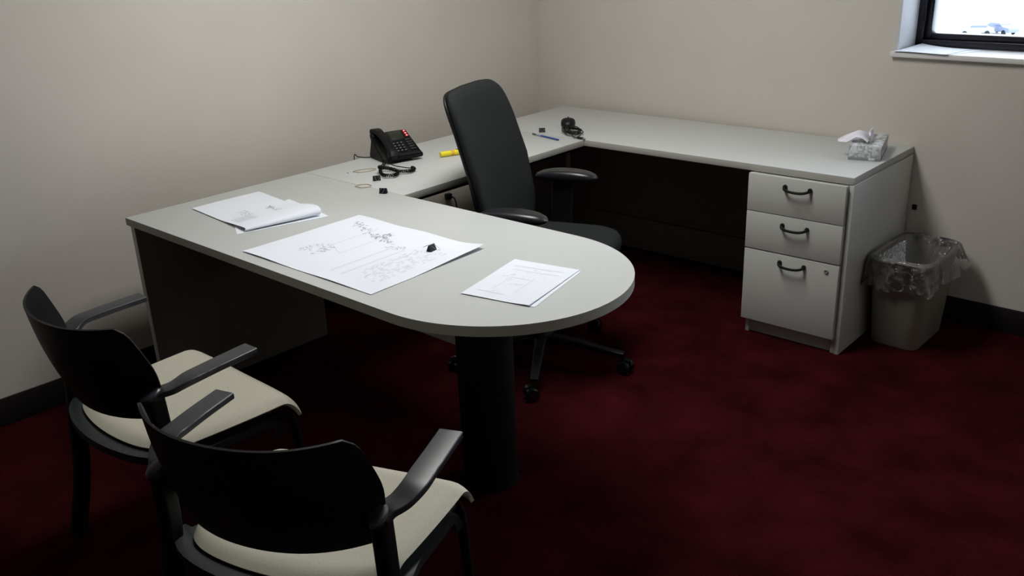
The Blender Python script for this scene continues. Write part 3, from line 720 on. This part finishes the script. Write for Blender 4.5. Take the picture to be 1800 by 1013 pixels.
# second drawing by the wall: an under sheet and a curled top sheet
us, fu2 = sheet('drawing_sheet', 'white drawing sheet showing from under the curled one by the wall', [(0.637, -2.380), (0.560, -2.090), (0.868, -2.135), (0.784, -2.454)], lambda u, v: 0.0008*math.sin(5*u), group='drawing sheets near the left wall')
marks(us, fu2, [(0.55+0.03*i, 0.06, 0.60+0.03*i, 0.16, 0.02) for i in range(7)], inkl_m)
def curl(u, v):
    # rises to a ridge, rolls over and tucks back under itself
    rr_ = 0.0045+0.0100*v
    if u <= 0.8:
        q = max(0, (u-0.40)/0.40); q = q*q*(3-2*q); return (0, 0, 0.0016+2*rr_*q+0.001*math.sin(4*v)*(1-q))
    a = (u-0.8)/0.2*PI*0.88
    return (-0.50*(u-0.8)+rr_*1.7*math.sin(a), 0, 0.0016+rr_+rr_*math.cos(a))
cu, fc = sheet('drawing_sheet', 'white drawing sheet with its near edge curled up, near the left wall', [(0.371, -2.387), (0.373, -2.099), (0.930, -2.157), (0.883, -2.428)], curl, nu=40, z=Z+0.0012, group='drawing sheets near the left wall')
ia = []; ib = []
for k in range(26): u, v = 0.38+0.22*R_.random(), 0.0; ib.append((u, 0.74-0.35*(u-0.38)+R_.gauss(0, 0.02), u+R_.uniform(-0.02, 0.02), 0.74-0.35*(u-0.38)+R_.gauss(0, 0.03), 0.006))
for k in range(50): u, v = R_.uniform(0.36, 0.52), R_.uniform(0.28, 0.42); ia.append((u, v, u+R_.uniform(-0.02, 0.02), v+R_.uniform(-0.02, 0.02), 0.008))
for i in range(7): ia.append((0.52+0.02*i, 0.06, 0.52+0.02*i, 0.34, 0.004))
marks(cu, fc, ib, inkd_m); marks(cu, fc, ia, ink_m)

# ------------------------------------------------------------------ tissue box
tb = thing('tissue_box', 'pale marbled flat tissue box on the right end of the credenza', 'tissue box', (2.010, -0.235, Z), math.radians(16))
bw, bl, bh = 0.062, 0.125, 0.060
obj('carton', bx(-bw, bw, -bl, bl, 0.008, bh, 0.0015), tbox_m, tb)
obj('carton_band', bx(-bw-0.0004, bw+0.0004, -bl-0.0004, bl+0.0004, 0.0, 0.012, 0.0008), tband_m, tb)
obj('opening', bx(-0.014, 0.020, -0.095, 0.110, bh, bh+0.0008, 0.0002), tslot_m, tb)
obj('brand_patch', bx(0.016, 0.040, -bl-0.0012, -bl, 0.002, 0.011, 0.0002), inkl_m, tb)
ti = thing('tissue', 'white tissue pulled up out of the tissue box', 'tissue', (2.010, -0.235, Z+bh), math.radians(16))
def tissue(u, v):
    # u across from the slot to the drooping tip, v along the slot
    w_ = 1-0.75*u
    x = 0.002-0.115*u+0.004*math.sin(6*v); y = -0.035+(v-0.5)*0.105*w_-0.035*u
    z = 0.002+0.052*math.sin(min(1, u*2.2+0.04)*PI/2)*(0.55+0.45*v)-0.050*u**1.6+0.005*math.sin(9*v+5*u)
    return (x, y, max(z, 0.0015))
obj('folded_sheet', shell(new(), tissue, 16, 14, 0.0005), tis_m, ti, smooth=60)
def tissue2(u, v):
    x = 0.002+0.014*u+0.003*math.sin(8*v); y = -0.040+(v-0.5)*0.085*(1-0.5*u)
    z = 0.002+0.054*(1-abs(u*1.15-0.35)**1.2)*(0.5+0.5*v)
    return (x, y, max(z, 0.0015))
obj('folded_sheet', shell(new(), tissue2, 8, 12, 0.0005), tis_m, ti, smooth=60)

# ------------------------------------------------------------------ waste bin, liner
wb = thing('waste_bin', 'beige plastic waste bin beside the drawer cabinet', 'waste bin', (2.264, -0.274, 0), math.radians(0))
def rring(a, b_, r, z, n=5): return [(x, y, z) for x, y in rrect(a, b_, r, n)]
def loft(bm, rings, close_bottom=True, cap_top=False):
    Rs = [[bm.verts.new(p) for p in r] for r in rings]; n = len(Rs[0])
    for A, B in zip(Rs, Rs[1:]):
        for k in range(n): bm.faces.new((A[k], A[(k+1) % n], B[(k+1) % n], B[k]))
    if close_bottom: bm.faces.new(Rs[0][::-1])
    if cap_top: bm.faces.new(Rs[-1])
    return bm
BA, BB = 0.122, 0.196
w_ = new(); loft(w_, [rring(0.094, 0.150, 0.04, 0.0), rring(0.098, 0.154, 0.045, 0.006), rring(BA-0.005, BB-0.006, 0.055, 0.372), rring(BA-0.008, BB-0.009, 0.053, 0.372), rring(0.095, 0.151, 0.042, 0.010)], True, True)
obj('body', w_, bin_m, wb, smooth=40)
rp_ = [Vector(p) for p in rring(BA-0.002, BB-0.003, 0.056, 0.374, 8)]
obj('rim', tube(new(), rp_, 0.007, 8, closed=True), bin_m, wb, smooth=60)
ln = thing('bin_liner', 'clear plastic bag lining the waste bin, folded over its rim', 'bin liner', (2.264, -0.274, 0.003), 0)
rn = random.Random(5)
from mathutils import noise
def perim(a, b_, r, n=128):
    q = rrect(a, b_, r, 8); q.append(q[0]); d = [0]
    for (x0, y0), (x1, y1) in zip(q, q[1:]): d.append(d[-1]+math.hypot(x1-x0, y1-y0))
    out = []; j = 0
    for k in range(n):
        t = d[-1]*k/n
        while d[j+1] < t: j += 1
        f = (t-d[j])/max(d[j+1]-d[j], 1e-9); out.append((q[j][0]*(1-f)+q[j+1][0]*f, q[j][1]*(1-f)+q[j+1][1]*f))
    return out
def lring(a, b_, r, z, amp, zamp=0.0):
    out = []
    for x, y in perim(a, b_, r):
        l_ = math.hypot(x, y)
        w1 = noise.noise(Vector((x*14, y*14, z*7)))+0.7*noise.noise(Vector((x*55, y*55, z*16+3)))+0.5*noise.noise(Vector((x*120, y*120, z*30+8)))
        zz = z+zamp*(noise.noise(Vector((x*9+5, y*9, 2)))+0.45*noise.noise(Vector((x*30, y*30, 7))))
        out.append((x*(1+amp*w1/l_), y*(1+amp*w1/l_), zz))
    return out
lb_ = new()
loft(lb_, [lring(0.03, 0.06, 0.03, 0.150, 0.010, 0.02), lring(0.070, 0.124, 0.04, 0.160, 0.016, 0.03), lring(0.086, 0.146, 0.045, 0.19, 0.010, 0.01), lring(0.094, 0.158, 0.05, 0.22, 0.008), lring(0.101, 0.168, 0.05, 0.27, 0.006), lring(BA-0.014, BB-0.016, 0.05, 0.355, 0.002)], True)
obj('inner_bag', lb_, film_m, ln, smooth=60)
lb_ = new()
# the cuff sags lower at the front and bulges on the far right side
def cuff(t):
    base_ = lring(BA+0.007+0.016*t, BB+0.007+0.010*t, 0.06, 0.380, 0.0012+0.0150*t); out = []
    for (x, y, z) in base_:
        fr = 0.5-0.5*y/BB; dr = 0.075+0.045*fr+0.020*noise.noise(Vector((x*12, y*12, 4)))+0.008*noise.noise(Vector((x*60, y*60, 9)))
        k = 1.0 if x > -0.06 else 1-0.75*min(1, (-0.06-x)/0.04)
        out.append((max(x, -BA-0.012) if k < 1 else x*(1+0.05*t*max(0, x)/BA*max(0, y+0.05)/BB*2), y, z-dr*t))
    return out
loft(lb_, [lring(BA-0.014, BB-0.016, 0.05, 0.355, 0.002), lring(BA-0.004, BB-0.005, 0.056, 0.386, 0.0006), lring(BA+0.007, BB+0.007, 0.06, 0.380, 0.001)]+[cuff(t) for t in (0.2, 0.4, 0.6, 0.8, 0.94, 1.0)], False)
obj('folded_cuff', lb_, film_m, ln, smooth=60)
cr2 = thing('crumpled_paper', 'crumpled pale paper lying inside the lined waste bin', 'paper', (2.275, -0.264, 0.178))
cb2 = new(); bmesh.ops.create_icosphere(cb2, subdivisions=3, radius=0.055)
for v in cb2.verts: v.co *= 1+rn.uniform(-0.16, 0.12); v.co.z = v.co.z*0.8+0.05
obj('crumple', cb2, tis_m, cr2, smooth=0)

# ------------------------------------------------------------------ wall outlet under the bridge with a cord
ou = thing('wall_outlet', 'beige wall outlet plate with a plug under the bridge worktop', 'outlet', (0.0, -0.770, 0.335))
obj('cover_plate', bx(0.0, 0.006, -0.036, 0.036, -0.058, 0.058, 0.002), plate_m, ou)
obj('plug', bx(0.006, 0.036, -0.016, 0.016, 0.004, 0.036, 0.005), blk_m, ou)
obj('power_cord', tube(new(), [(0.030, 0, 0.016), (0.055, 0.01, 0.012), (0.050, 0.03, -0.06), (0.03, 0.05, -0.20), (0.03, 0.10, -0.31)], 0.0035, 8, smooth=6), blk_m, ou)
fc_ = obj('floor_cable', tube(new(), [(0.30, -0.20, 0.20), (0.32, -0.23, 0.252), (0.37, -0.25, 0.270), (0.43, -0.27, 0.250), (0.46, -0.28, 0.17), (0.47, -0.30, 0.05), (0.44, -0.36, 0.007), (0.36, -0.42, 0.007), (0.30, -0.30, 0.007), (0.29, -0.20, 0.05), (0.30, -0.20, 0.20)][:-1], 0.005, 8, smooth=6), blk_m)
tag(fc_, 'black loop of cable under the corner of the worktop', 'cable')
gc_ = obj('cable_clip', bx(-0.010, 0.010, -0.008, 0.0, -0.012, 0.012, 0.003), blk_m); gc_.location = (2.145, -0.001, 0.475)
tag(gc_, 'small black cable clip on the wall behind the drawer cabinet', 'clip')

# ------------------------------------------------------------------ sheets on the window sill
SZ = WZ0
sh1, _f = sheet('loose_sheet', 'white sheet at the left end of the window sill, curling over its edge', [(1.990, -0.030), (2.030, 0.180), (2.235, 0.165), (2.205, -0.034)], lambda u, v: 0.001+0.012*max(0, 1-v*5)*(0.3+0.3*math.sin(5*u))*0.3+0.012*(1-u)**3*v, z=SZ+0.0008, group='sheets on the window sill')
sh2, _f = sheet('loose_sheet', 'white sheet on the window sill, right of and under the other', [(2.060, -0.015), (2.080, 0.170), (2.285, 0.170), (2.220, -0.018)], lambda u, v: 0.0, z=SZ+0.0002, group='sheets on the window sill')

# ------------------------------------------------------------------ outside: snowy lot seen from an upper floor
GZ = -14.0
sg = obj('snowy_lot', bx(-400, 400, 6, 500, GZ-0.2, GZ), snow_m); sg['kind'] = 'structure'; 
def car(label, x, y, deg, m, sc=1.0):
    t = thing('parked_car', label, 'car', (x, y, GZ), math.radians(deg), 'cars parked in the snowy lot')
    prof = [(-2.2, 0.35), (-2.25, 0.75), (-2.1, 0.95), (-1.1, 1.05), (-0.5, 1.48), (1.1, 1.50), (1.8, 1.05), (2.2, 0.98), (2.25, 0.40)]
    b_ = new(); A = [b_.verts.new((a_, -0.85, z_)) for a_, z_ in prof]; B = [b_.verts.new((a_, 0.85, z_)) for a_, z_ in prof]
    b_.faces.new(A); b_.faces.new(B[::-1])
    for i in range(len(prof)): b_.faces.new((A[i], B[i], B[(i+1) % len(prof)], A[(i+1) % len(prof)]))
    obj('car_body', b_, m, t)
    obj('side_window', bx(-0.75, 1.35, -0.86, 0.86, 1.05, 1.36, 0.05), glassd_m, t)
    for sx in (-1.35, 1.4):
        for sy in (-0.8, 0.8):
            obj('wheel', lathe(new(), [(0.33, -0.1), (0.33, 0.1)], 18, Matrix.Translation((sx, sy, 0.33)) @ Matrix.Rotation(PI/2, 4, 'X')), blk_m, t)
    return t
# view rays of the photograph give the bearings of the vehicles
car('pale blue car parked in the snow beyond the window, left one', -37.5, 130.7, 30, car_m)
car('dark car parked in the snow beyond the window, right one', -35.0, 133.4, 150, card_m)
sd = thing('low_shed', 'long low grey-roofed shed far across the snowy lot', 'shed', (-42.0, 158.0, GZ), math.radians(40))
obj('shed_walls', bx(-5, 5, -2, 2, 0, 1.0), roof_m, sd)
obj('shed_roof', yz_prism(new(), [(-2.3, 1.0), (2.3, 1.0), (0, 1.4)], -5.3, 5.3), snow_m, sd)
